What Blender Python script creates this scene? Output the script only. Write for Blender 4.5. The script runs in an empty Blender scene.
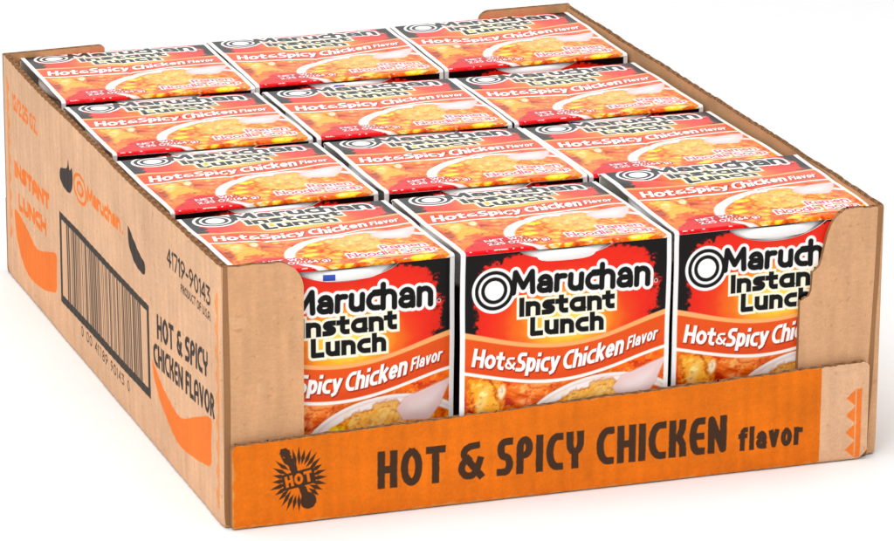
import bpy, math, random
import numpy as np

C = bpy.context.scene.collection
SC = bpy.context.scene
MM = 0.001

# ------------------------------------------------------------------ camera
cam_d = bpy.data.cameras.new('camera')
cam = bpy.data.objects.new('camera', cam_d); C.objects.link(cam)
SC.camera = cam
YAW, PITCH, ROLL = 0.3333, 0.2964, 0.0051
fw = np.array([math.sin(YAW)*math.cos(PITCH), math.cos(YAW)*math.cos(PITCH), -math.sin(PITCH)])
rt = np.array([math.cos(YAW), -math.sin(YAW), 0.0])
up = np.cross(rt, fw)
r2 = rt*math.cos(ROLL) + up*math.sin(ROLL)
u2 = -rt*math.sin(ROLL) + up*math.cos(ROLL)
from mathutils import Matrix
M = Matrix(((r2[0], u2[0], -fw[0], -0.46131), (r2[1], u2[1], -fw[1], -1.61414), (r2[2], u2[2], -fw[2], 0.6259), (0, 0, 0, 1)))
cam.matrix_world = M
cam_d.sensor_width = 36; cam_d.sensor_fit = 'HORIZONTAL'
cam_d.lens = 4241.1/894*36
cam_d.shift_x = 3.71/894; cam_d.shift_y = 1.29/894
cam_d.clip_start = 0.05; cam_d.clip_end = 100
SC.render.resolution_x = 1024; SC.render.resolution_y = 620

# ------------------------------------------------------------------ light: white studio, soft boxes
w = bpy.data.worlds.new("World"); SC.world = w; w.use_nodes = True
bg = w.node_tree.nodes['Background']
bg.inputs[0].default_value = (1, 1, 1, 1); bg.inputs[1].default_value = 0.62

def area(name, loc, tgt, size, power, col=(1, 1, 1)):
    d = bpy.data.lights.new(name, 'AREA'); d.shape = 'RECTANGLE'; d.size, d.size_y = size
    d.energy = power; d.color = col
    o = bpy.data.objects.new(name, d); C.objects.link(o); o.location = loc
    from mathutils import Vector
    o.rotation_euler = (Vector(tgt)-Vector(loc)).to_track_quat('-Z', 'Y').to_euler()
    return o
area('softbox_over', (-0.3, -0.1, 2.0), (0.15, 0.15, 0.05), (1.6, 1.6), 28)
area('softbox_camera', (-1.6, -1.9, 1.5), (0.15, 0.1, 0.06), (1.2, 1.2), 19)
area('softbox_back', (1.0, 2.5, 0.95), (0.15, 0.2, 0.11), (1.8, .8), 3.0)

SC.view_settings.view_transform = 'Standard'; SC.view_settings.look = 'None'
SC.view_settings.exposure = 0.0; SC.view_settings.gamma = 1

# ------------------------------------------------------------------ helpers: noise and 2-D distance painting
rng = np.random.RandomState(7)
LAT = rng.rand(256, 256)
def vnoise(X, Y):
    xi = np.floor(X).astype(int); yi = np.floor(Y).astype(int)
    fx = X-xi; fy = Y-yi
    fx = fx*fx*(3-2*fx); fy = fy*fy*(3-2*fy)
    g = lambda i, j: LAT[(yi+j) & 255, (xi+i) & 255]
    return (g(0, 0)*(1-fx)+g(1, 0)*fx)*(1-fy)+(g(0, 1)*(1-fx)+g(1, 1)*fx)*fy
def fbm(X, Y, s, seed=0, oc=4):
    a = 0; t = 0; amp = 1
    for k in range(oc):
        a = a+amp*vnoise(X/s*2**k+seed*17.3+k*31, Y/s*2**k+seed*9.1+k*57); t += amp; amp *= .55
    return a/t
def ss(a, b, x):
    t = np.clip((x-a)/(b-a), 0, 1); return t*t*(3-2*t)
def lin(c):
    c = np.clip(np.asarray(c, float)/255., 0, 1)
    return np.where(c <= .04045, c/12.92, ((c+.055)/1.055)**2.4)

class Canvas:
    def __init__(s, X, Y, res, base):
        s.X, s.Y, s.res = X, Y, res
        s.c = np.empty(X.shape+(3,)); s.c[...] = base
    def paint(s, d, col, soft=None, alpha=1):
        r = soft or s.res
        a = np.clip(.5-d/r, 0, 1)*alpha
        s.c = s.c*(1-a[..., None])+np.asarray(col, float)*a[..., None]

def seg_sdf(X, Y, pts, th, flat):
    d = np.full(X.shape, 1e3)
    pts = [tuple(p) for p in pts]; n = len(pts)
    if flat and pts[0] != pts[-1]:                # square caps: run on by half the stroke
        for e, q in ((0, 1), (-1, -2)):
            vx, vy = pts[e][0]-pts[q][0], pts[e][1]-pts[q][1]; L = math.hypot(vx, vy)+1e-9
            pts[e] = (pts[e][0]+vx/L*th/2, pts[e][1]+vy/L*th/2)
    elif flat: flat = False
    for i in range(n-1):
        (ax, ay), (bx, by) = pts[i], pts[i+1]
        dx, dy = bx-ax, by-ay; L2 = dx*dx+dy*dy
        if L2 < 1e-12: continue
        t = np.clip(((X-ax)*dx+(Y-ay)*dy)/L2, 0, 1)
        e = np.hypot(X-ax-t*dx, Y-ay-t*dy)-th/2
        if flat:
            L = math.sqrt(L2)
            if i == 0 or i == n-2:
                px = ((X-ax)*dx+(Y-ay)*dy)/L; sd = np.abs((X-ax)*dy-(Y-ay)*dx)/L-th/2
                if i == 0: e = np.where(px < th/2, np.maximum(sd, -px), e)
                if i == n-2: e = np.where(px > L-th/2, np.maximum(sd, px-L), e)
        d = np.minimum(d, e)
    return d
def A(cx, cy, rx, ry, a0, a1, n=10):
    return [(cx+rx*math.cos(math.radians(a0+(a1-a0)*i/n)), cy+ry*math.sin(math.radians(a0+(a1-a0)*i/n))) for i in range(n+1)]
# skeleton letters: (width, strokes) ; baseline 0, capital height 1, x height .7
G = {
 'M': (.9, [[(0, 0), (.06, 1), (.45, .25), (.84, 1), (.9, 0)]]),
 'H': (.6, [[(0, 0), (0, 1)], [(.6, 0), (.6, 1)], [(0, .5), (.6, .5)]]),
 'O': (.7, [A(.35, .5, .35, .5, 90, 450, 28)]),
 'T': (.6, [[(0, 1), (.6, 1)], [(.3, 1), (.3, 0)]]),
 'S': (.52, [[(.5, 1), (.26, 1)]+A(.26, .75, .24, .25, 90, 270, 9)+A(.26, .25, .26, .25, 90, -90, 9)+[(0, 0)]]),
 'P': (.52, [[(0, 0), (0, .75)]+A(.26, .75, .26, .25, 180, -90, 16)+[(.14, .5)]]),
 'I': (.0, [[(0, 0), (0, 1)]]),
 'C': (.55, [[(.55, 1)]+A(.42, .5, .42, .5, 90, 270, 16)+[(.55, 0)]]),
 'Y': (.6, [[(0, 1), (0, .72)]+A(.3, .72, .3, .27, 180, 360, 10)+[(.6, 1)], [(.3, .45), (.3, 0)]]),
 'y': (.52, [[(0, .7), (.26, .03)], [(.52, .7), (.2, -.14), (.06, -.2)]]),
 'K': (.55, [[(0, 0), (0, 1)], [(.52, 1), (.5, .8), (.36, .57), (.08, .5)], [(.36, .5), (.53, .3), (.55, 0)]]),
 'E': (.46, [[(.46, 1), (.3, 1)]+A(.3, .5, .3, .5, 90, 270, 14)+[(.46, 0)], [(.0, .5), (.42, .5)]]),
 'N': (.62, [[(0, 0), (0, 1), (.62, 0), (.62, 1)]]),
 'F': (.45, [[(0, 0), (0, 1), (.45, 1)], [(0, .52), (.4, .52)]]),
 'L': (.45, [[(0, 1), (0, 0), (.45, 0)]]),
 'A': (.6, [[(0, 0), (.0, .6)]+A(.3, .65, .3, .35, 180, 0, 12)+[(.6, 0)], [(0, .38), (.6, .38)]]),
 'V': (.6, [[(0, 1), (.3, 0), (.6, 1)]]),
 'R': (.54, [[(0, 0), (0, 1), (.25, 1)]+A(.25, .74, .25, .26, 90, -90, 9)+[(0, .48)], [(.25, .48), (.54, 0)]]),
 'U': (.58, [[(0, 1), (0, .3)]+A(.29, .3, .29, .3, 180, 360, 10)+[(.58, 1)]]),
 'D': (.58, [[(0, 0), (0, 1), (.2, 1)]+A(.2, .5, .38, .5, 90, -90, 12)+[(0, 0)]]),
 'W': (.9, [[(0, 1), (.22, 0), (.45, .8), (.68, 0), (.9, 1)]]),
 'Z': (.5, [[(0, 1), (.5, 1), (0, 0), (.5, 0)]]),
 '&': (.62, [[(.48, 1), (.26, .98)]+A(.27, .76, .2, .2, 110, 235, 6)+[(.62, 0)], [(.2, .58)]+A(.26, .28, .26, .28, 130, 290, 9)+[(.5, .18), (.6, .5)]]),
 'a': (.52, [A(.26, .44, .24, .26, 155, 0, 8)+[(.52, .3), (.52, 0)], [(.52, .36), (.25, .36)]+A(.22, .19, .22, .18, 90, 270, 8)+[(.36, .02), (.52, .16)]]),
 '@': (.56, [[(.56, .7), (.26, .7)]+A(.26, .35, .26, .35, 90, 270, 12)+[(.4, 0), (.56, .12)], [(.56, .7), (.56, 0)]]),
 'r': (.34, [[(0, 0), (0, .7)], [(0, .45)]+A(.24, .46, .24, .22, 180, 80, 6)+[(.36, .67)]]),
 'u': (.5, [[(0, .7), (0, .22)]+A(.25, .24, .25, .24, 180, 350, 8)+[(.5, .3)], [(.5, .7), (.5, 0)]]),
 'c': (.46, [[(.46, .7)]+A(.3, .35, .3, .35, 90, 270, 12)+[(.46, 0)]]),
 'h': (.5, [[(0, 0), (0, 1)], [(0, .42)]+A(.25, .45, .25, .24, 180, 0, 9)+[(.5, 0)]]),
 'n': (.5, [[(0, 0), (0, .7)], [(0, .42)]+A(.25, .45, .25, .24, 180, 0, 9)+[(.5, 0)]]),
 'm': (.84, [[(0, 0), (0, .7)], [(0, .45)]+A(.21, .47, .21, .22, 180, 0, 8)+[(.42, 0)], [(.42, .45)]+A(.63, .47, .21, .22, 180, 0, 8)+[(.84, 0)]]),
 's': (.42, [[(.4, .7), (.19, .7)]+A(.19, .53, .17, .17, 90, 270, 7)+A(.23, .18, .19, .18, 90, -90, 7)+[(0, 0)]]),
 't': (.34, [[(.12, .95), (.12, .2)]+A(.28, .2, .16, .2, 180, 270, 5)+[(.34, 0)], [(-.06, .68), (.34, .68)]]),
 'o': (.56, [A(.28, .35, .28, .35, 90, 450, 22)]),
 'p': (.52, [[(0, .7), (0, -.26)], A(.27, .35, .25, .34, 180, 540, 20)]),
 'd': (.52, [[(.52, 1), (.52, 0)], A(.26, .35, .26, .34, 0, 360, 20)]),
 'g': (.52, [A(.26, .35, .26, .34, 0, 360, 18), [(.52, .7), (.52, -.1), (.36, -.26), (.05, -.26)]]),
 'e': (.5, [[(.02, .36), (.5, .36)]+A(.26, .36, .25, .33, 0, 300, 14)]),
 'i': (.0, [[(0, 0), (0, .58)], [(0, .985), (0, 1.0)]]),
 'k': (.48, [[(0, 0), (0, 1)], [(.45, .7), (.04, .3)], [(.18, .42), (.48, 0)]]),
 'l': (.0, [[(0, 0), (0, 1)]]),
 'f': (.34, [[(.1, 0), (.1, .78)]+A(.3, .78, .2, .2, 180, 90, 5)+[(.36, .98)], [(-.05, .66), (.32, .66)]]),
 'v': (.5, [[(0, .7), (.25, 0), (.5, .7)]]),
 '0': (.5, [A(.25, .5, .25, .5, 90, 450, 20)]),
 '1': (.12, [[(0, .86), (.12, 1), (.12, 0)]]),
 '2': (.48, [A(.24, .74, .24, .26, 170, -20, 9)+[(0, 0), (.48, 0)]]),
 '3': (.46, [[(0, 1), (.44, 1), (.2, .6)]+A(.2, .3, .26, .3, 80, -110, 10)+[(0, .08)]]),
 '4': (.5, [[(.38, 0), (.38, 1), (0, .3), (.5, .3)]]),
 '5': (.46, [[(.42, 1), (.06, 1), (.02, .56)]+A(.2, .3, .26, .3, 100, -120, 10)]),
 '6': (.5, [[(.4, 1), (.06, .5)]+A(.25, .28, .25, .28, 150, 510, 16)]),
 '7': (.46, [[(0, 1), (.46, 1), (.14, 0)]]),
 '8': (.5, [A(.25, .76, .2, .24, 90, 450, 14), A(.25, .26, .25, .26, 90, 450, 16)]),
 '9': (.5, [[(.1, 0), (.46, .55)]+A(.25, .72, .25, .28, -30, 330, 16)]),
 '.': (.0, [[(0, 0), (0, .04)]]), '-': (.3, [[(0, .45), (.3, .45)]]), '/': (.3, [[(0, 0), (.3, 1)]]),
 '(': (.18, [A(.3, .4, .3, .65, 130, 230, 7)]), ')': (.18, [A(-.12, .4, .3, .65, 50, -50, 7)]),
}
def text_sdf(X, Y, s, x0, y0, h, width, th, gap=.25, skew=0, curve=None, flat=True, thmap=None):
    """signed distance of a line of stroke lettering; x right, y up (mm)"""
    d = np.full(X.shape, 1e3)
    hh = h-th                                 # skeleton height so that h is the outer height
    nat = 0; n = 0
    for ch in s:
        if ch == ' ': nat += .38; continue
        nat += G[ch][0]; n += 1
    fixed = n*th+(len(s)-1)*gap
    sx = max((width-fixed)/max(nat, .01), .05)
    Yb = Y-(curve(X) if curve else 0)-y0
    Xs = X-skew*Yb
    x = x0
    for ch in s:
        if ch == ' ': x += .38*sx+gap; continue
        gw, st = G[ch]
        gx = x+th/2
        m = (Xs > gx-th*1.6-.8-.1*sx) & (Xs < gx+gw*sx+th*1.6+.8) & (Yb > -.35*h-th) & (Yb < h*1.15+th)
        if m.any():
            xx = Xs[m]-gx; yy = Yb[m]-th/2
            dd = d[m]
            for p in st:
                dd = np.minimum(dd, seg_sdf(xx, yy, [(a*sx, b*hh) for a, b in p], th, flat))
            d[m] = dd
        x = gx+gw*sx+th/2+gap
    return d
def poly_sdf(X, Y, P):
    d = np.full(X.shape, 1e6); s = np.ones(X.shape)
    n = len(P)
    for i in range(n):
        ax, ay = P[i]; bx, by = P[i-1]
        ex, ey = bx-ax, by-ay; wx, wy = X-ax, Y-ay
        t = np.clip((wx*ex+wy*ey)/(ex*ex+ey*ey+1e-12), 0, 1)
        d = np.minimum(d, (wx-ex*t)**2+(wy-ey*t)**2)
        c1 = Y >= ay; c2 = Y < by; c3 = ex*wy > ey*wx
        s = np.where((c1 & c2 & c3) | (~c1 & ~c2 & ~c3), -s, s)
    return s*np.sqrt(d)
def smooth_poly(P, k=6):
    out = []; n = len(P)
    for i in range(n):
        p0, p1, p2, p3 = [np.array(P[(i+j-1) % n], float) for j in range(4)]
        for q in range(k):
            t = q/k
            out.append(tuple(.5*((2*p1)+(-p0+p2)*t+(2*p0-5*p1+4*p2-p3)*t*t+(-p0+3*p1-3*p2+p3)*t**3)))
    return out
def ell(X, Y, cx, cy, rx, ry, rot=0):
    c, s_ = math.cos(math.radians(rot)), math.sin(math.radians(rot))
    x = (X-cx)*c+(Y-cy)*s_; y = -(X-cx)*s_+(Y-cy)*c
    return (np.hypot(x/rx, y/ry)-1)*min(rx, ry)

# ------------------------------------------------------------------ the printed label (u right, v down, mm)
LW = 96.0
def label_art(U, V, res):
    """V runs down; returned colours are the printed inks"""
    Y = -V
    cv = Canvas(U, Y, res, (16, 9, 9))
    n1 = fbm(U, V, 5, 1); n2 = fbm(U, V, 1.6, 2, 2)
    # jagged red field on black
    jag = (fbm(U, V, 1.8, 3, 3)-.5)*7+(n1-.5)*3
    edge = np.minimum(np.minimum(U-11+ss(6, 24, V)*4.5, (LW-8.5)-U+ss(6, 22, V)*1.5), (V-2.2-8*(np.abs(U-48)/42)**2.6)*1.3+1.5)
    cv.paint(-(edge+jag)*.5, (229, 34, 18), soft=1.0)
    cv.paint(-(edge+jag-3)*.5, (238, 42, 20), soft=3.0)
    # glow
    r = np.hypot((U-48)/1.35, V-34)
    for R, col in ((22, (240, 84, 20)), (17, (248, 140, 28)), (12, (255, 196, 50)), (6, (255, 226, 100))):
        cv.paint(r-R-(n1-.5)*3, col, soft=8, alpha=.9)
    # food ------------------------------------------------------------
    wt = lambda u: 36.5+9.3*np.clip(np.sin(np.clip((u+3)/99, 0, 1)*math.pi), 0, 1)**1.25*(1)-1.5*(u/95)
    bt = lambda u: 51.5+9.6*np.clip(np.sin(np.clip((u+9)/106, 0, 1)*math.pi), 0, 1)**1.4-1.6*(u/95)
    food = V > bt(U)-.5
    F = Canvas(U, Y, res, (236, 112, 26))
    k1 = fbm(U*.8+V*.5, V-U*.3, 6, 5); k2 = fbm(U, V, 2.0, 6, 3); k3 = fbm(U+V*.6, V, 9, 8, 3)
    F.c = F.c+(k1-.5)[..., None]*np.array([60, 70, 50])+(k3-.5)[..., None]*np.array([40, 60, 30])
    # finer grain of the printed food, before bowl and spoon go over it
    def grain(k):
        F.c = np.clip(F.c, 0, 255); lum = F.c.mean(-1, keepdims=True)
        hi = ss(.60, .74, fbm(U*.7+V*.3, V, 2.2, 51, 3)); lo = ss(.58, .74, fbm(U, V*1.3, 2.8, 71, 3))
        F.c = np.clip((lum+(F.c-lum)*1.12-128)*1.06+120+(k2-.5)[..., None]*20*k+(fbm(U, V, .9, 33, 2)-.5)[..., None]*18*k
                      + hi[..., None]*np.array([22, 38, 44])*k-lo[..., None]*np.array([34, 44, 20])*k, 0, 255)
    # chicken piece at left with dark seam
    d = poly_sdf(U, V, smooth_poly([(3, 56), (15, 57), (20, 62), (23, 72), (27, 82), (21, 84), (14, 78), (9, 84), (4, 86), (5, 72)]))+(k2-.5)*2.2
    F.paint(d, (230, 138, 36), soft=.8)
    F.paint(d+2.2+(k1-.5)*6, (250, 182, 74), soft=2.4)
    F.paint(np.abs(d+1.0+(k2-.5)*2.5)-.35, (186, 88, 22), soft=.9, alpha=.7)
    F.paint(ell(U, V, 3.0, 74, 3.6, 7)+(k2-.5)*3, (150, 62, 20), soft=2.2, alpha=.6)
    F.paint(ell(U, V, 10, 66, 2.2, 6, 20)+(k2-.5)*2, (252, 214, 140), soft=1.6, alpha=.8)
    F.paint(np.abs(U-15-(V-60)*.35+(k2-.5)*3)-.5, (170, 74, 20), soft=1, alpha=.55)
    # meat strips beyond the bowl
    for cx, cy, rx, ry, rot, col in ((33, 63, 12, 3.6, 8, (236, 126, 52)), (29, 69, 9, 3.0, 18, (214, 100, 34)), (27, 75, 9, 3, 35, (226, 120, 44)), (40, 60.5, 8, 2.2, -6, (246, 160, 96))):
        d = ell(U, V, cx, cy, rx, ry, rot)+(k2-.5)*2
        F.paint(d, col, soft=1)
        F.paint(d+1.6+(k1-.5)*3, np.minimum(np.array(col)+34, 255), soft=1.6)
        F.paint(np.abs(d)-.25, (168, 62, 20), soft=.7, alpha=.5)
    F.paint(ell(U, V, 19, 63, 1.6, 3.2, 10)+(k2-.5), (255, 236, 200), soft=1.2)
    rd = poly_sdf(U, V, smooth_poly([(3, 99), (9, 92), (12, 86), (19, 83.5), (28, 88), (36, 95), (48, 103), (48, 112), (2, 112)], 4))+(k2-.5)*1.6
    F.paint(rd, (206, 20, 28), soft=.8)
    F.paint(rd+4, (224, 28, 34), soft=4, alpha=.7)
    # bowl
    bc = ell(U, V, 66, 85.5, 40.5, 26.0, -4)
    F.paint(bc-.9, (196, 110, 60), soft=1.6, alpha=.6)
    grain(1.0)
    F.paint(bc, (250, 240, 236), soft=.5)
    F.paint(np.abs(bc+1.6)-.35, (226, 200, 196), soft=.9, alpha=.7)
    inn = ell(U, V, 67.5, 87, 37.2, 22.8, -4)
    F.paint(inn-.3, (214, 150, 110), soft=.6)
    bro = np.stack([236+(k1-.5)*60, 132+(k1-.5)*120+(k2-.5)*60, 26+(k2-.5)*50], -1)
    a = np.clip(.5-inn/.5, 0, 1)[..., None]
    F.c = F.c*(1-a)+bro*a
    rr = np.random.RandomState(11)
    for i in range(150):                                     # noodles, corn, carrot, egg and chicken pieces
        cx = rr.uniform(29, 92); cy = rr.uniform(66, 106)
        rx = rr.uniform(1.2, 4.6); ry = rx*rr.uniform(.35, .7); rot = rr.uniform(-50, 50)
        col = [(244, 160, 62), (246, 190, 60), (232, 108, 26), (246, 190, 116), (240, 150, 40), (206, 96, 24), (240, 156, 66)][rr.randint(7)]
        d = np.maximum(ell(U, V, cx, cy, rx, ry, rot)+(k2-.5)*1.2, inn+.5)
        F.paint(d-.25, (180, 80, 16), soft=.6, alpha=.45)
        F.paint(d, col, soft=.5)
        F.paint(np.maximum(ell(U, V, cx-.2*rx, cy-.25*ry, rx*.5, ry*.4, rot), inn+.5), np.minimum(np.array(col)+30, 255), soft=1, alpha=.8)
    for cx, cy, rx, ry in ((43, 73, 4.0, 2.0), (37, 86, 4.2, 2.2), (58, 99, 4, 1.6), (82, 101, 6, 2.4), (86, 96, 3, 1.6), (33, 92, 2.4, 1.5)):
        d = ell(U, V, cx, cy, rx, ry, -8)+(k2-.5)*.8
        F.paint(d, (250, 204, 24), soft=.6); F.paint(d+.9, (255, 232, 90), soft=1.2)
    # noodle and chicken mound
    d = np.minimum(ell(U, V, 55, 71.5, 7.5, 6.2), np.minimum(ell(U, V, 66.5, 69.5, 8.5, 7), ell(U, V, 61, 80, 15, 6.5)))+(k2-.5)*2.4+(k1-.5)*2
    F.paint(d-.7, (190, 96, 26), soft=1.2, alpha=.7)
    F.paint(d, (242, 178, 84), soft=.7)
    F.paint(d+1.6+(k2-.5)*3, (248, 202, 118), soft=1.6)
    F.paint(d+4+(k1-.5)*9, (254, 226, 164), soft=3, alpha=.7)
    F.paint(d+3.4+(k3-.5)*14, (240, 168, 70), soft=3, alpha=.6)
    cur = np.abs(np.sin((U+V*.7)*.9+k1*9))-.25
    F.paint(np.maximum(d+.8, cur*.9), (222, 156, 70), soft=.8, alpha=.55)
    inside = (inn < 0)[..., None]
    keep = F.c.copy(); grain(.9); F.c = np.where(inside, F.c, keep)
    # spoon
    sp = poly_sdf(U, V, [(95, 54.5), (74, 61.5), (70, 66), (73, 71.5), (85, 72.5), (90, 66)])
    F.paint(sp-.4, (206, 150, 140), soft=.9, alpha=.5)
    F.paint(sp, (238, 206, 204), soft=.7)
    F.paint(sp+3.5, (250, 232, 230), soft=4, alpha=.8)
    # red corner with the net weight
    for s, x0, y0, h, wd in (('NET WT.', 15, -91, 3.2, 19), ('2.25 OZ (64 g)', 15, -95.6, 3.5, 28)):
        t = text_sdf(U, Y, s, x0, y0, h, wd, .62, .2)
        F.paint(t-.75, (180, 20, 30), alpha=.8); F.paint(t, (255, 244, 244))
    for s, x0, y0, h, wd in (('Ramen', 69, -86.5, 5.4, 20), ('Noodle Soup', 52, -93.8, 5.4, 39)):
        t = text_sdf(U, Y, s, x0, y0, h, wd, .8, .35, flat=True)
        F.paint(t-.95, (255, 240, 238)); F.paint(t, (214, 46, 66))
    F.paint(np.maximum(np.abs(V-96.3)-.45, np.maximum(58-U, U-91)), (255, 236, 232), alpha=.8)
    a = food[..., None]
    cv.c = np.where(a, F.c, cv.c)
    # banner
    top, bot = V-wt(U), V-bt(U)
    ban = np.maximum(-(V-wt(U)), V-bt(U))
    pe = np.maximum(-(V-wt(U)+2.2-.8*np.sin(U/95*3.1)), V-wt(U)-.4)
    cv.paint(ban, (233, 84, 18), soft=.3)
    sh = np.maximum(ban, -(bt(U)-V-4)*1.0)
    cv.paint(np.maximum(ban, np.abs(V-bt(U)+2)-2), (224, 66, 16), soft=2, alpha=.5)
    cv.paint(pe, (252, 176, 108), soft=.5)
    cv.paint(np.abs(V-bt(U))-.75, (255, 250, 246), soft=.4)
    # lettering of the banner, follows the wave
    base = lambda x: -(.5*(wt(x)*.9+bt(x)*1.1))+.0
    crv = lambda x: -(bt(x)-3.2-1.0*np.sin(np.clip(x/95, 0, 1)*math.pi))
    for s, x0, wd, h, th in (('Hot', 5, 14.5, 8.4, 1.6), ('&', 20, 4.8, 5.6, 1.0), ('Spicy', 25, 19.5, 8.6, 1.6), ('Chicken', 46.2, 28, 8.4, 1.55), ('Flavor', 76, 14.2, 5.6, .95)):
        yy = .2 if s != '&' else .8
        if s == 'Flavor': yy = 1.0
        t = text_sdf(U-.35, Y+.4, s, x0, yy, h, wd, th, .28, .16, crv)
        cv.paint(t-.25, (150, 30, 10), soft=.6, alpha=.85)
        t = text_sdf(U, Y, s, x0, yy, h, wd, th, .28, .16, crv)
        cv.paint(t, (255, 253, 250))
    # brand: ringed disc and lettering
    ts = []
    ts.append(text_sdf(U, Y, 'Maruc', 22.5, 0, 11.3, 40.5, 2.5, .4, .04, lambda x: -20.3-.02*x, False))
    ts.append(text_sdf(U, Y, 'han', 62.6, 0, 12.6, 23.8, 2.5, .4, .02, lambda x: -20.6-.02*x, False))
    M1 = np.minimum(ts[0], ts[1])
    # c and h run together in the mark
    M1 = np.minimum(M1, seg_sdf(U, Y, [(60, -13.4), (63.5, -13.4)], 2.2, False))
    I1 = np.minimum(text_sdf(U, Y, 'Inst@nt', 26.5, -30.5, 8.5, 43.5, 2.3, .55, 0, None, True),
                    text_sdf(U, Y, 'Lunch', 31.5, -39.6, 8.5, 33.5, 2.3, .55, 0, None, True))
    ring = np.hypot(U-15.2, V-17.8)
    cv.paint(np.minimum(M1, ring-8.7)-1.35, (255, 253, 250))
    cv.paint(I1-1.15, (255, 250, 225))
    cv.paint(ring-8.7, (10, 8, 8)); cv.paint(ring-7.1, (255, 253, 250)); cv.paint(ring-5.9, (10, 8, 8)); cv.paint(ring-4.3, (255, 253, 250))
    cv.paint(M1-1.15, (255, 253, 250), alpha=0)
    cv.paint(M1, (10, 8, 8)); cv.paint(I1, (10, 8, 8))
    cv.paint(np.abs(np.hypot(U-89, V-20)-.8)-.15, (255, 240, 235), soft=.3)
    # white side borders with a fine rule
    sd = np.minimum(U, LW-U)
    cv.paint(sd-2.1, (252, 250, 248), soft=.3)
    return np.clip(cv.c, 0, 255)

# ------------------------------------------------------------------ mesh helpers
def raw_mesh(name, verts, quads, cols=None, mat=None, smooth=False):
    me = bpy.data.meshes.new(name)
    verts = np.asarray(verts, np.float32); quads = np.asarray(quads, np.int32)
    me.vertices.add(len(verts)); me.vertices.foreach_set('co', (verts*MM).astype(np.float32).ravel())
    me.loops.add(quads.size); me.loops.foreach_set('vertex_index', quads.ravel())
    me.polygons.add(len(quads))
    me.polygons.foreach_set('loop_start', np.arange(0, quads.size, 4, dtype=np.int32))
    try: me.polygons.foreach_set('loop_total', np.full(len(quads), 4, np.int32))
    except Exception: pass
    me.update(calc_edges=True); me.validate()
    if cols is not None:
        at = me.color_attributes.new('Print', 'FLOAT_COLOR', 'POINT')
        c = np.ones((len(verts), 4), np.float32); c[:, :3] = cols
        at.data.foreach_set('color', c.ravel())
    if smooth: me.polygons.foreach_set('use_smooth', np.ones(len(quads), bool))
    if mat: me.materials.append(mat)
    return me
def gridq(ny, nx, off=0, flip=False):
    i = np.arange(ny-1)[:, None]*nx+np.arange(nx-1)[None, :]+off
    q = np.stack([i, i+1, i+1+nx, i+nx], -1).reshape(-1, 4)
    return q[:, ::-1] if flip else q
def sheet(name, X, Z, mapf, thick, col, mat, side=(150, 110, 78), flute=0, backcol=None, flip=False):
    """closed board: X,Z (ny,nx) local mm grid, mapf(X,Z,o) -> xyz with o the depth behind the printed face"""
    ny, nx = X.shape
    V = []; Q = []; Cc = []; off = 0
    V.append(np.stack(mapf(X, Z, 0*X), -1).reshape(-1, 3)); Q.append(gridq(ny, nx, 0, flip)); Cc.append(lin(col).reshape(-1, 3)); off += ny*nx
    ys = np.unique(np.linspace(0, ny-1, max(2, min(ny, 60))).astype(int)); xs = np.unique(np.linspace(0, nx-1, max(2, min(nx, 90))).astype(int))
    Xb, Zb = X[np.ix_(ys, xs)], Z[np.ix_(ys, xs)]
    V.append(np.stack(mapf(Xb, Zb, 0*Xb+thick), -1).reshape(-1, 3)); Q.append(gridq(len(ys), len(xs), off, not flip))
    bc = np.empty(Xb.shape+(3,)); bc[...] = lin(backcol if backcol is not None else side); Cc.append(bc.reshape(-1, 3)); off += Xb.size
    # edge ring
    bx = np.concatenate([X[0, :-1], X[:-1, -1], X[-1, :0:-1], X[:0:-1, 0]])
    bz = np.concatenate([Z[0, :-1], Z[:-1, -1], Z[-1, :0:-1], Z[:0:-1, 0]])
    n = len(bx)
    tx = np.roll(bx, -3)-np.roll(bx, 3); tz = np.roll(bz, -3)-np.roll(bz, 3)
    L = np.hypot(tx, tz)+1e-9; nxn, nzn = -tz/L, tx/L              # inward for a counter-clockwise walk
    s = np.concatenate([[0], np.cumsum(np.hypot(np.diff(bx), np.diff(bz)))])
    m = 9 if flute else 2
    t = np.linspace(0, 1, m)[:, None]
    if flute:
        wv = .5+.33*np.sin(2*math.pi*s/flute)[None, :]
        rec = ss(.10, .2, np.abs(t-wv))*ss(.04, .14, t)*ss(.04, .14, 1-t)*5.0*np.clip((np.abs(tx)/L-.8)*6, 0, 1)[None]
    else: rec = np.zeros((m, n))
    BX = bx[None]+nxn[None]*rec; BZ = bz[None]+nzn[None]*rec
    BX[0], BZ[0], BX[-1], BZ[-1] = bx, bz, bx, bz
    V.append(np.stack(mapf(BX, BZ, t*thick+0*BX), -1).reshape(-1, 3))
    i = np.arange(m-1)[:, None]*n+np.arange(n)[None]; j = np.arange(m-1)[:, None]*n+((np.arange(n)+1) % n)[None]
    q = np.stack([i, i+n, j+n, j], -1).reshape(-1, 4)+off
    Q.append(q[:, ::-1] if flip else q)
    ec = np.empty((m*n, 3)); ec[...] = lin(side); Cc.append(ec)
    return raw_mesh(name, np.concatenate(V), np.concatenate(Q), np.concatenate(Cc), mat)
def link(name, me, parent=None):
    o = bpy.data.objects.new(name, me); C.objects.link(o)
    if parent: o.parent = parent
    return o
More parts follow.
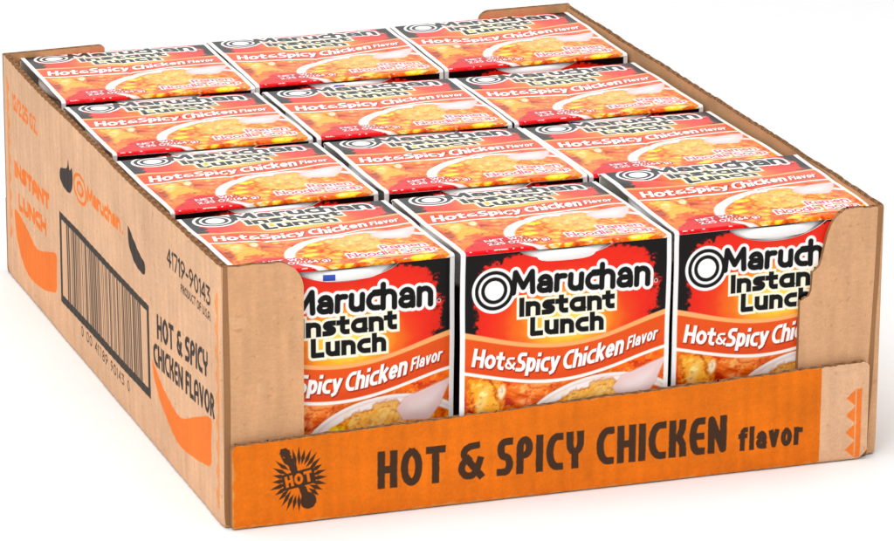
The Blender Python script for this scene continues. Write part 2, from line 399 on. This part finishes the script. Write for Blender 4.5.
def lathe(name, prof, mat, seg=96, col=None, smooth=True, arc=None):
    P = np.array(prof, float); a = np.linspace(0, 2*math.pi, seg, endpoint=False)
    V = np.stack([P[:, 0:1]*np.cos(a), P[:, 0:1]*np.sin(a), P[:, 1:2]+0*a], -1).reshape(-1, 3)
    n = len(P); i = np.arange(n-1)[:, None]*seg+np.arange(seg)[None]; j = np.arange(n-1)[:, None]*seg+((np.arange(seg)+1) % seg)[None]
    cc = None
    if col is not None: cc = lin(col(V))
    return raw_mesh(name, V, np.stack([i, j, j+seg, i+seg], -1).reshape(-1, 4), cc, mat, smooth)

# ------------------------------------------------------------------ materials
def mat_base(name):
    m = bpy.data.materials.new(name); m.use_nodes = True
    nt = m.node_tree; return m, nt, nt.nodes['Principled BSDF']
def board_mat():
    m, nt, b = mat_base('kraft_board'); N = nt.nodes.new; Lk = nt.links.new
    at = N('ShaderNodeAttribute'); at.attribute_name = 'Print'
    tc = N('ShaderNodeTexCoord')
    n1 = N('ShaderNodeTexNoise'); n1.inputs['Scale'].default_value = 900; n1.inputs['Detail'].default_value = 5
    n2 = N('ShaderNodeTexNoise'); n2.inputs['Scale'].default_value = 35; n2.inputs['Detail'].default_value = 6
    mp = N('ShaderNodeMapping'); mp.inputs['Scale'].default_value = (1, 1, .12)
    Lk(tc.outputs['Object'], mp.inputs[0]); n3 = N('ShaderNodeTexNoise'); n3.inputs['Scale'].default_value = 260; n3.inputs['Detail'].default_value = 3
    Lk(mp.outputs[0], n3.inputs['Vector'])
    Lk(tc.outputs['Object'], n1.inputs['Vector']); Lk(tc.outputs['Object'], n2.inputs['Vector'])
    def mr(src, lo, hi):
        r = N('ShaderNodeMapRange'); r.inputs['From Min'].default_value = .3; r.inputs['From Max'].default_value = .7
        r.inputs['To Min'].default_value = lo; r.inputs['To Max'].default_value = hi; Lk(src, r.inputs['Value']); return r.outputs[0]
    def mul(a, c):
        x = N('ShaderNodeMath'); x.operation = 'MULTIPLY'; Lk(a, x.inputs[0]); Lk(c, x.inputs[1]); return x.outputs[0]
    f = mul(mul(mr(n1.outputs[0], .93, 1.05), mr(n2.outputs[0], .95, 1.05)), mr(n3.outputs[0], .95, 1.04))
    mx = N('ShaderNodeVectorMath'); mx.operation = 'SCALE'; Lk(at.outputs['Color'], mx.inputs[0]); Lk(f, mx.inputs['Scale'])
    Lk(mx.outputs[0], b.inputs['Base Color'])
    b.inputs['Roughness'].default_value = .78; b.inputs['Specular IOR Level'].default_value = .25
    bp = N('ShaderNodeBump'); bp.inputs['Strength'].default_value = .35; bp.inputs['Distance'].default_value = .0003
    Lk(n1.outputs[0], bp.inputs['Height']); Lk(bp.outputs[0], b.inputs['Normal'])
    return m
def print_mat():
    m, nt, b = mat_base('glossy_print'); N = nt.nodes.new; Lk = nt.links.new
    at = N('ShaderNodeAttribute'); at.attribute_name = 'Print'
    tc = N('ShaderNodeTexCoord')
    n1 = N('ShaderNodeTexNoise'); n1.inputs['Scale'].default_value = 60; n1.inputs['Detail'].default_value = 3
    Lk(tc.outputs['Object'], n1.inputs['Vector'])
    Lk(at.outputs['Color'], b.inputs['Base Color'])
    r = N('ShaderNodeMapRange'); r.inputs['To Min'].default_value = .22; r.inputs['To Max'].default_value = .36
    Lk(n1.outputs[0], r.inputs['Value']); Lk(r.outputs[0], b.inputs['Roughness'])
    b.inputs['Specular IOR Level'].default_value = .16
    bp = N('ShaderNodeBump'); bp.inputs['Strength'].default_value = .25; bp.inputs['Distance'].default_value = .0006
    Lk(n1.outputs[0], bp.inputs['Height']); Lk(bp.outputs[0], b.inputs['Normal'])
    return m
def plain(name, col, rough, spec=.4, bump=0, scale=100):
    m, nt, b = mat_base(name); N = nt.nodes.new; Lk = nt.links.new
    tc = N('ShaderNodeTexCoord'); n = N('ShaderNodeTexNoise'); n.inputs['Scale'].default_value = scale; n.inputs['Detail'].default_value = 4
    Lk(tc.outputs['Object'], n.inputs['Vector'])
    cr = N('ShaderNodeMix'); cr.data_type = 'RGBA'; c = lin(col)
    cr.inputs[6].default_value = (*[float(v*.97) for v in c], 1); cr.inputs[7].default_value = (*[float(v) for v in c], 1)
    Lk(n.outputs[0], cr.inputs[0]); Lk(cr.outputs[2], b.inputs['Base Color'])
    b.inputs['Roughness'].default_value = rough; b.inputs['Specular IOR Level'].default_value = spec
    if bump:
        bp = N('ShaderNodeBump'); bp.inputs['Strength'].default_value = bump; bp.inputs['Distance'].default_value = .0003
        Lk(n.outputs[0], bp.inputs['Height']); Lk(bp.outputs[0], b.inputs['Normal'])
    return m
KRAFTM = board_mat(); PRINTM = print_mat()
FOAM = plain('white_foam', (245, 244, 242), .45, .4, .2, 1500)
BLUEM = plain('blue_ink', (36, 74, 176), .5)
LIDM = plain('paper_lid', (240, 238, 234), .5)
FLOORM = plain('white_table', (250, 250, 250), .6, .2)

# ------------------------------------------------------------------ setting
g = 6000
me = raw_mesh('white_surface', [(-g, -g, 0), (g, -g, 0), (g, g, 0), (-g, g, 0)], [(0, 1, 2, 3)], None, FLOORM)
fl = link('white_surface', me); fl['kind'] = 'structure'

# ------------------------------------------------------------------ tray
tray = bpy.data.objects.new('cardboard_tray', None); C.objects.link(tray)
tray['label'] = 'open brown cardboard tray with orange front flap and a barcode on its left side'
tray['category'] = 'cardboard tray'
KR = (222, 176, 138); KR2 = (208, 156, 110); ED = (156, 112, 74); OR = (227, 113, 0); INK = (58, 46, 40)  # ED: board edge darkened, adds shade of the flute recesses to the colour
TH = 3.0
RES = .28
def cols_grid(xs, zb, zt, nz):
    t = np.linspace(0, 1, nz)[:, None]
    X = np.repeat(xs[None], nz, 0); Z = zb[None]*(1-t)+zt[None]*t
    return X, Z
def kraft(cv, s=3):
    n = fbm(cv.X, cv.Y*.35, 7, s); n2 = fbm(cv.X, cv.Y, 40, s+1)
    fl_ = np.sin(cv.X*2*math.pi/7.2+fbm(cv.X, cv.Y, 30, s+2)*3)             # liner colour shows the flutes a little
    fib = fbm(cv.X*.5, cv.Y*2.2, 1.6, s+5, 2)
    cv.c = cv.c*(1+(n-.5)*.09+(n2-.5)*.10+fl_*.010+(fib-.5)*.05)[..., None]
    sc = fbm(cv.X, cv.Y*.6, 6, s+7, 5)
    cv.paint(-(sc-.71)*30, (236, 200, 164), soft=2.5, alpha=.14)             # rubbed spots
    cv.paint(-(fbm(cv.X, cv.Y, 3.0, s+8, 3)-.80)*30, (160, 112, 74), soft=1.2, alpha=.25)   # flecks in the pulp
def zigzag(cv, x0, y0, y1, sgn, n=6, w=2.6, tw=5, col=(240, 120, 40), alpha=1):
    """orange rule with a row of triangles to one side"""
    bar = np.maximum(np.abs(cv.X-x0)-w/2, np.maximum(y0-cv.Y, cv.Y-y1))
    cv.paint(bar+(fbm(cv.X, cv.Y, 2, 4)-.5)*.5, col, soft=.5, alpha=alpha)
    p = (y1-y0)/n
    ph = ((cv.Y-y0) % p)-p/2
    q = (cv.X-x0)*sgn-w/2-.5
    tri = np.maximum(np.maximum(-q, q+np.abs(ph)*tw/(p/2)*1.0-tw*.95), np.maximum(y0-cv.Y, cv.Y-y1))
    cv.paint(tri, col, soft=.5, alpha=alpha)

def side_map(x_of, sgn):
    def f(Yv, Z, o):
        x0, dx = x_of(Yv, Z)
        return (x0+sgn*o, Yv, Z)
    return f
DEP = 391.0
def ztop_side(y): return 115.2-1.6*(y/DEP)
# left panel ---------------------------------------------------------------
def left_panel():
    ys = np.arange(0, DEP+.01, RES)
    zt = ztop_side(ys)+.35*(vnoise(ys/3.0, ys*0)-.5)
    end = np.minimum(ys, DEP-ys)
    zb = .2+.5*np.abs(np.sin(ys*math.pi/7.2))*.7+3.0*np.exp(-(DEP-ys)/5)+1.5*np.exp(-ys/2.5)
    X, Z = cols_grid(ys, zb, zt, 400)
    a = DEP-6-X                                            # reading direction, 0 at the back
    cv = Canvas(a, Z, RES, KR); kraft(cv)
    S = 385
    T = lambda P: [(S-y, z) for y, z in P]
    dis = (fbm(a, Z, 1.2, 9)-.5)*.35
    txt = lambda s, y0, z, h, y1, th, col=INK, tilt=0, gap=.5, flat=True: cv.paint(text_sdf(a, Z, s, S-y0, z, h, y0-y1, th, gap, 0, (lambda x: tilt*(x-(S-y0))), flat)+dis, col, soft=.4)
    O = (243, 122, 34)
    zigzag(cv, S-379.5, 21, 104, 1, 9, 1.6, 3, O, .75)
    zigzag(cv, S-4.5, 8, 103, -1, 9, 1.4, 3.4, O, .6)
    txt('12/2.25 OZ.', 368, 91, 8.5, 313, 1.8, O)
    txt('INSTANT', 367, 56.5, 8.5, 293, 3.0, O, .03); txt('LUNCH', 360, 41, 8.8, 301, 3.0, O, .05)
    cv.paint(poly_sdf(a, Z, smooth_poly(T([(370, 38), (360, 39), (343, 36), (323, 31.5), (300, 36.5), (283.5, 40), (283.5, 30), (285.5, 20.8), (298, 17), (312, 14), (338, 11.8), (354, 15.2), (366, 25)]), 5)), O)
    cv.paint(poly_sdf(a, Z, smooth_poly(T([(109, 42), (104, 39), (96, 35), (85, 31.5), (64, 29), (40, 37), (17, 44), (16.5, 34), (17.2, 23), (30, 19.5), (42, 17.5), (67, 15.5), (86, 20.5), (100, 27), (108, 36)]), 5)), O)
    for P in ([(254, 95), (256, 90.5), (262, 88.5), (269.7, 86.5), (270.6, 81), (262, 78.5), (253, 78.8), (248, 82), (246, 88), (247, 92.5), (250.5, 90.5), (252.5, 92)],
              [(143.5, 93.5), (143.5, 86.5), (139.5, 82), (131, 78.5), (119, 77.8), (116, 80.5), (117, 84), (124, 85.8), (132, 89), (138, 91.5)]):
        cv.paint(poly_sdf(a, Z, smooth_poly(T(P), 4)), INK)
    rg = ell(a, Z, S-232, 86.3, 11.5, 6.6)
    cv.paint(np.abs(rg)-.75, O); cv.paint(ell(a, Z, S-232, 86.3, 6.5, 3.7), O); cv.paint(ell(a, Z, S-232, 86.3, 3.8, 2.1), KR)
    txt('Maruchan', 219, 83.8, 8.3, 157, 2.3, O, .04, .35, False)
    cv.paint(ell(a, Z, S-154, 87.2, 1.1, .8), O)
    # bar code in its frame
    fr = poly_sdf(a, Z, T([(274.5, 64.3), (276, 18.8), (113, 21.5), (112, 65.4)]))
    fi = poly_sdf(a, Z, T([(270.5, 61.0), (271.5, 23.0), (117, 25.6), (116, 61.9)]))
    cv.paint(fr+dis, (60, 52, 46)); cv.paint(fi, KR)
    rr = np.random.RandomState(5); x = S-262.0
    bars = np.full(a.shape, 1e3)
    while x < S-127:
        wd = rr.choice([1.0, 1.0, 2.4]); bars = np.minimum(bars, np.abs(a-x-wd/2)-wd/2); x += wd+rr.choice([1.0, 1.0, 2.3])
    cv.paint(np.maximum(bars, fi+.0), (92, 74, 60), soft=.45)
    txt('0 00 41789 90143 0', 238, 13.2, 5.2, 150, .75, INK, -.005, 1.6)
    txt('41719-90143', 81, 93.2, 8.6, 15, 1.35, INK, .006, .6)
    txt('PRODUCT OF U.S.A.', 60, 87.2, 3.9, 15, .7, INK, .0, .35)
    txt('HOT & SPICY', 99.5, 54.0, 11.5, 20, 2.4, INK, .085, .7)
    txt('CHICKEN FLAVOR', 106.5, 40.0, 10.6, 11, 2.2, INK, .055, .6)
    def mp(Yv, Z_, o):
        b = np.sin(np.clip(Yv/DEP, 0, 1)*math.pi)
        x = -.2-1.6*b*(Z_/115)**1.5+.35*np.sin(Yv/29)*(Z_/115)+.07*np.sin(Yv*2*math.pi/7.2)+1.0*np.exp(-Yv/2.0)+1.0*np.exp(-(DEP-Yv)/3.0)+1.2*np.exp(-Z_/1.8)+(fbm(Yv, Z_, 30, 3, 2)-.5)*.5
        return x+o, Yv, Z_
    me = sheet('side_panel', X, Z, mp, TH, cv.c, KRAFTM, ED, 7.2, KR2, flip=True)
    return link('side_panel', me, tray)
left_panel()
def right_panel():
    ys = np.arange(0, DEP+.01, .6)
    zt = ztop_side(ys)+2.6*ys/DEP+.5*(vnoise(ys/3.0+50, ys*0)-.5)-.6*np.sin(ys/DEP*math.pi)
    X, Z = cols_grid(ys, 0*ys+.3, zt, 60)
    cv = Canvas(X, Z, .6, KR); kraft(cv, 8)
    def mp(Yv, Z_, o):
        b = np.sin(np.clip(Yv/DEP, 0, 1)*math.pi)
        x = 297.5+3.6*(Z_/115)*(1-.0*b)+1.8*b*(Z_/115)-1.0*np.exp(-Yv/2.0)+(fbm(Yv, Z_, 25, 5, 2)-.5)*1.0-(.8*np.exp(-Z_/1.8))
        return x-o, Yv, Z_
    me = sheet('side_panel', X, Z, mp, TH, cv.c, KRAFTM, ED, 7.2, (196, 150, 108))
    link('side_panel', me, tray)
right_panel()
def bottom_panel():
    xs = np.arange(1, 297, 1.0); X, Z = cols_grid(xs, 0*xs+1, 0*xs+DEP-2, 60)
    cv = Canvas(X, Z, 1, KR)
    me = sheet('bottom_panel', X, Z, lambda a, b, o: (a, b, .4+TH-o+.02*a*0), TH, cv.c, KRAFTM, KR2, 0, KR2)
    link('bottom_panel', me, tray)
bottom_panel()
def low_flap(name, xs, zb, zt, y0, warp, art, flip=False, res=.28, nz=None, inward=1, flute=6.6, base=KR, back=KR2):
    nz = nz or int((zt.max()-zb.min())/res)
    X, Z = cols_grid(xs, zb, zt, nz)
    cv = Canvas(X, Z, res, base); kraft(cv, len(name)+int(xs[0]) % 7)
    if art: art(cv)
    def mp(a, b, o): return a, y0+warp(a, b)+inward*o, b
    me = sheet(name, X, Z, mp, TH, cv.c, KRAFTM, ED, flute, back, flip)
    return link(name, me, tray)
def rc(x, x0, r):                                           # rounding loss near an end
    t = np.clip(1-(np.abs(x-x0))/r, 0, 1); return r*(1-np.sqrt(np.clip(1-t*t, 0, 1)))
# corner flaps of the open front
xs = np.arange(0.6, 35.9, .25)
zt = 115.4-.25*vnoise(xs/2, 0*xs)*2-rc(xs, 35.9, 12)*1.05
low_flap('corner_flap', xs, 4.6+0*xs, zt, 0.0, lambda a, b: .5*np.exp(-a/1.5)-.8*(a/36)*(b/115)**2, None, base=(214, 162, 118))
xs = np.arange(261.8, 300.9, .2)
pts = [(261.8, 75.5), (266.0, 77.5), (267.0, 80), (267.3, 88), (270.5, 90.5), (271.6, 94), (272.6, 99), (273.8, 104.5), (275.6, 109), (278.2, 112.6), (281.5, 114.8), (284, 115.5), (301, 114.6)]
zt = np.interp(xs, *zip(*pts))+.5*(vnoise(xs/.8, 0*xs)-.5)
zb = .6+0*xs
low_flap('corner_flap', xs, zb, zt, 0.0, lambda a, b: .8*np.exp(-(300.9-a)/1.5)-1.0*((301-a)/36)*(b/115)**2+1.6*np.exp(-np.maximum(b, 0)/3), None, base=(216, 165, 122))
# orange front flap
def flap_art(cv):
    X, Z = cv.X, cv.Y
    d0 = (fbm(X, Z, 1.2, 9)-.5)*.35
    cv.paint(np.maximum(X-271.6, 0*X-5)+d0, OR)
    m = (X < 271.6)
    cv.c = np.where(m[..., None], cv.c*(1+(fbm(X, Z, 14, 12)-.5)*.12+(fbm(X*.25, Z, 3, 14)-.5)*.06+np.sin(X*2*math.pi/6.6)*.012+(fbm(X, Z, .9, 19, 2)-.5)*.05)[..., None], cv.c)
    ink = (66, 42, 24)
    t = lambda s, x0, z, h, x1, th, gap=.9, tilt=0: cv.paint(text_sdf(X, Z, s, x0, z, h, x1-x0, th, gap, 0, (lambda x: tilt*(x-x0)))+d0, ink)
    t('HOT', 67.2, 11.6, 16.9, 97.6, 3.3, 1.5, -.006); t('&', 103.4, 11.4, 16.8, 115.0, 3.1); t('SPICY', 120.8, 11.5, 17.0, 160.6, 3.3, 1.4, -.008)
    t('CHICKEN', 166.4, 11.3, 17.2, 227.2, 3.3, 1.3, -.008); t('flavor', 233.0, 10.5, 11.0, 263.2, 2.3, .9)
    # burst
    cx, cz = 32.3, 20.0
    an = np.arctan2(Z-cz, X-cx); R = np.hypot((X-cx)/.87, Z-cz)
    rr = np.random.RandomState(3); n = 28
    P = []; Pi = []
    for i in range(n):
        a0 = 2*math.pi*i/n; k = rr.uniform(.82, 1.0)
        P += [(cx+.87*15.6*k*math.cos(a0), cz+15.6*k*math.sin(a0)), (cx+.87*9.6*math.cos(a0+math.pi/n), cz+9.6*math.sin(a0+math.pi/n))]
        Pi += [(cx+.87*11.6*k*math.cos(a0+.10), cz+11.6*k*math.sin(a0+.10)), (cx+.87*7.0*rr.uniform(.8, 1)*math.cos(a0+math.pi/n+.1), cz+7.4*rr.uniform(.8, 1)*math.sin(a0+math.pi/n+.1))]
    cv.paint(poly_sdf(X, Z, P), ink); cv.paint(poly_sdf(X, Z, Pi), OR)
    th = seg_sdf(X, Z, [(27.3, 31), (35.5, 12)], 3.0, True)+(fbm(X, Z, .8, 5)-.5)*1.2
    cv.paint(th, ink); cv.paint(ell(X, Z, 36.4, 10.2, 3.5, 3.7)+d0, ink)
    cv.paint(ell(X, Z, 26.3, 32.4, 2.6, 2.0, -30)+(fbm(X, Z, 1.0, 5)-.5)*1.5, ink)
    c, s = math.cos(.17), math.sin(.17)
    xr = (X-32.2)*c+(Z-20.3)*s; zr = -(X-32.2)*s+(Z-20.3)*c
    cv.paint(np.maximum(np.abs(xr)-7.2, np.abs(zr)-3.6), ink)
    cv.paint(text_sdf(xr, zr, 'HOT', -6.0, -2.5, 5.0, 12.0, 1.25, .55), OR)
    rub = (fbm(X, Z, 2.5, 44, 4)-.5)*3+np.minimum(np.minimum(Z-1.0, (38.0+(X-3)/291*8)-Z), X-3.4)
    cv.paint(rub-.1, (214, 160, 112), soft=.8, alpha=.6)
    zigzag(cv, 290.0, 1.5, 33.5, -1, 4, 2.6, 4.6, (238, 124, 44))
xs = np.arange(3.0, 294.7, .25)
L, R_ = 3.0, 294.7
zt = 37.6+(xs-3)/291*8.0+.5*(vnoise(xs/1.3, 0*xs)-.5)+.4*(vnoise(xs/9, 0*xs+4)-.5)-rc(xs, L, 2.5)-rc(xs, R_, 3.0)
zb = .5+rc(xs, L, 2.0)+np.clip((xs-290.5)/4.2, 0, 1)**1.3*4.5+.2*(vnoise(xs/5, 0*xs+9)-.5)
low_flap('front_flap', xs, zb, zt, -3.9, lambda a, b: .05*np.sin(a*2*math.pi/6.6)+.5*np.sin(a/291*math.pi)*(-1)*(b/40)+(fbm(a, b, 40, 2, 2)-.5)*.7+1.6*np.exp(-b/1.6), flap_art, res=.25)
# back: low panel and two corner flaps
xs = np.arange(1, 297, .5)
low_flap('back_flap', xs, .6+0*xs, 38+0*xs, DEP+3.2, lambda a, b: 0*a, None, res=.8, flip=True, inward=-1)
xs = np.arange(.5, 52.4, .3); zt = 113.4+1.0*xs/52-rc(xs, 52.4, 3)*.8
low_flap('corner_flap', xs, .6+0*xs, zt, DEP, lambda a, b: 0*a, None, res=.5, flip=True, inward=-1)
xs = np.arange(251, 300.6, .3); zt = 116.8+.5*(xs-251)/50-rc(xs, 251, 6)*.8
low_flap('corner_flap', xs, .6+0*xs, zt, DEP, lambda a, b: 0*a, None, res=.5, flip=True, inward=-1)

# ------------------------------------------------------------------ noodle cup packages
PD = 88.5; PH = 104.0                                     # sleeve depth and height (mm)
AR = .2
_top = {}
def top_mesh(k):
    """k picks how this board has bowed and creased in its box; the print is the same"""
    us = np.linspace(0, LW, int(LW/AR)+1); L = PD+2.2
    vs = np.linspace(0, L, int(L/AR)+1)                   # from the back edge to past the front fold
    X, Vv = np.meshgrid(us, vs)
    if not _top: _top['art'] = label_art(X, Vv/L*96.0+7.5, AR)
    art = _top['art'].copy()
    rr = np.random.RandomState(40+k)
    # scuffed white paper along the folds
    e = np.minimum(np.abs(Vv-(L-1.6)), Vv)
    sc = (fbm(X, Vv, 1.6, 60+k, 3) > .66) & (e < .3)
    art[sc] = (236, 228, 220)
    bow = rr.uniform(.6, 2.4); twist = rr.uniform(-1.2, 1.2); dip = rr.uniform(-.6, .3); fr_ = rr.uniform(-.7, .9)
    cx, cy, ca = rr.uniform(20, 75), rr.uniform(20, 70), rr.uniform(-1, 1)
    r = 1.4
    def mp(a, s, o):
        u_ = np.clip(a/LW, 0, 1); v_ = np.clip(s/L, 0, 1)
        b = np.sin(u_*math.pi)
        kk = s-(L-r*math.pi/2)                             # arc length past the start of the front bend
        th_ = np.clip(kk/r, 0, math.pi/2)
        y = np.where(kk > 0, r-(r-o)*np.sin(th_)-0, r-kk)
        z = np.where(kk > 0, -r+(r-o)*np.cos(th_), -o)
        kb = np.clip((2.6-s)/2.6, 0, 1)
        w_ = np.sin(v_*math.pi)
        crease = -.5*np.exp(-np.abs((a-cx)*math.cos(ca)+(s-cy)*math.sin(ca))/1.6)*ss(0, 25, a)*w_
        z = z+bow*b*w_+dip*b*(1-v_)+twist*(u_-.5)*(v_-.5)*w_*2+(fbm(a, s, 26, 4+k, 2)-.5)*2.0*w_-kb**2*1.5+crease
        y = y+fr_*b*v_
        return a-LW/2, y, z
    me = sheet('top_panel', X, Vv, mp, .5, art, PRINTM, (236, 232, 226), 0, (225, 220, 212), flip=True)
    me.polygons.foreach_set('use_smooth', np.ones(len(me.polygons), bool))
    return me
def front_mesh(depth, u0, u1, seed):
    us = np.linspace(0, LW, int(LW/AR)+1)
    t = np.clip((us-u0)/(u1-u0), 0, 1)
    ins = (us > u0) & (us < u1)
    arch = np.where(ins, depth*np.clip(1-np.abs(2*t-1)**2.2, 0, 1)**.85, 0)
    vt = 1.5+arch
    n = int(96/AR)
    tt = np.linspace(0, 1, n+1)[:, None]
    X = np.repeat(us[None], n+1, 0); Z = -(vt[None]*(1-tt)+PH*tt)
    art = label_art(X, -Z, AR)
    def mp(a, z, o):
        b = np.sin(np.clip(a/LW, 0, 1)*math.pi)
        y = o-.9*b*np.sin(np.clip(-z/PH, 0, 1)*math.pi)+(fbm(a, z, 30, seed, 2)-.5)*1.3*ss(0, 12, -z)
        return a-LW/2, y, z
    me = sheet('front_panel', X, Z, mp, .5, art, PRINTM, (236, 232, 226), 0, (225, 220, 212), flip=True)
    me.polygons.foreach_set('use_smooth', np.ones(len(me.polygons), bool))
    return me
def back_mesh():
    us = np.linspace(0, LW, 20); X, Z = cols_grid(us, 0*us-PH, 0*us-1.6, 20)
    cv = Canvas(X, Z, 5, (228, 40, 24))
    return sheet('back_panel', X, Z, lambda a, z, o: (a-LW/2, PD-o, z), .5, cv.c, PRINTM, (236, 232, 226), 0, (225, 220, 212))
RR = 47.6
def cup_col(V):
    z = V[:, 2]
    c = np.empty((len(V), 3)); c[...] = (244, 242, 240)
    band = (z < -22)
    c[band] = (70, 52, 50)  # lower cup painted dark: shade of the gaps between packages, in the colour
    return c
TOPM = [top_mesh(k) for k in range(5)]; FR = {1: front_mesh(6.0, 25, 71, 3), 2: front_mesh(4.6, 26, 69, 6), 3: front_mesh(7.0, 25, 71, 9)}
BKM = back_mesh()
prof = [(31, -PH+1), (33, -PH+.6), (33.6, -PH+2)]+[(33.6+(RR-5-33.6)*t, -PH+2+(PH-14)*t) for t in np.linspace(0, 1, 40)]+[(RR-3.0, -9.4), (RR-2.6, -5.5)]
CUPM = lathe('cup', prof, PRINTM, 96, cup_col)
rimp = [(RR-4, -6.6)]+[(RR-2.2+2.2*math.cos(a), -3.9+2.5*math.sin(a)) for a in np.linspace(-1.75, 2.6, 14)]+[(RR-5.5, -3.4)]
RIMM = lathe('rim', rimp, FOAM, 128)
lidp = [(RR-3.2, -1.5), (RR-6, -2.0), (20, -1.9), (.5, -1.8)]
LIDMESH = lathe('lid', lidp, LIDM, 96)
GRP = 'noodle cup packages packed in the cardboard tray'
def mark_mesh(x, wd, hh):
    a0 = math.asin(x/RR); n = 8; V = []; Q = []
    for i in range(n+1):
        a = a0+(i/n-.5)*wd/RR
        for z in (-4.6-hh/2, -4.6+hh/2):
            for rr_ in (RR-.25, RR+.08): V.append((rr_*math.sin(a), -rr_*math.cos(a), z+.6))
    for i in range(n):
        o = i*4; Q += [(o+1, o+5, o+7, o+3), (o+2, o+6, o+4, o), (o+3, o+7, o+6, o+2), (o, o+4, o+5, o+1)]
    Q += [(0, 1, 3, 2), (n*4+2, n*4+3, n*4+1, n*4)]
    return raw_mesh('printed_mark', V, Q, None, BLUEM)
def package(lab, loc, rz, rx, ry, fm, tm, mk=None, sc=(1, 1, 1)):
    e = bpy.data.objects.new('noodle_cup_package', None); C.objects.link(e)
    e['label'] = lab; e['category'] = 'noodle cup'; e['group'] = GRP
    e.location = [v*MM for v in loc]; e.rotation_euler = (math.radians(rx), math.radians(ry), math.radians(rz)); e.scale = sc
    link('top_panel', tm, e); link('front_panel', fm, e); link('back_panel', BKM, e)
    cp = link('cup', CUPM, e); cp.location = (0, 45.6*MM, -.8*MM)
    if mk: link('printed_mark', mark_mesh(*mk), cp)
    link('rim', RIMM, cp); link('lid', LIDMESH, cp)
    return e
rows = ['back', 'second', 'third', 'front']; colsn = ['left', 'middle', 'right']
P = {  # (column,row): x centre of the front fold, y of the front fold, z, rz, rx, ry
 (0, 0): (55.4, 297.4, 111.2, -.7, .3, 0), (1, 0): (151.9, 297.4, 111.8, -.6, .6, -.3), (2, 0): (248.9, 297.5, 112.4, -.6, .8, -.6),
 (0, 1): (55.2, 202.0, 110.4, .4, 0, .3), (1, 1): (151.4, 196.4, 111.2, -.1, .1, .4), (2, 1): (249.0, 197.5, 110.8, .6, .1, -.3),
 (0, 2): (55.6, 105.5, 109.8, .9, 0, -.2), (1, 2): (152.0, 98.6, 111.8, .1, -.2, .4), (2, 2): (249.4, 100.5, 110.8, .6, -.3, -.2),
 (0, 3): (56.9, 5.4, 109.8, 1.4, -.1, .2), (1, 3): (153.0, -.6, 111.6, .8, 0, .3), (2, 3): (250.8, 1.2, 112.0, .4, 1.8, -.4),
}
LAB = {
 (0, 3): 'noodle cup package, left end of the front row, behind the rounded cardboard corner flap',
 (1, 3): 'noodle cup package in the middle of the front row, its front label whole',
 (2, 3): 'noodle cup package, right end of the front row, behind the stepped cardboard corner flap',
 (0, 2): 'noodle cup package directly behind the left one of the front row',
 (1, 2): 'noodle cup package directly behind the middle one of the front row',
 (2, 2): 'noodle cup package directly behind the right one of the front row',
 (0, 1): 'noodle cup package in the second row from the back, along the barcode side',
 (1, 1): 'noodle cup package in the second row from the back, between two others',
 (2, 1): 'noodle cup package in the second row from the back, against the right wall',
 (0, 0): 'noodle cup package in the far left corner of the tray',
 (1, 0): 'noodle cup package in the middle of the back row',
 (2, 0): 'noodle cup package in the far right corner of the tray',
}
for (c, r) in sorted(P):
    x, y, z, rz, rx, ry = P[(c, r)]
    fm = FR[c+1] if r == 3 else FR[2]
    package(LAB[(c, r)], (x, y, z), rz, rx, ry, fm, TOPM[(c*3+r*2) % 5], {(0, 3): (-8.5, 5.2, 2.6), (1, 0): (-6, 5, 4), (2, 1): (-17, 5, 4)}.get((c, r)))
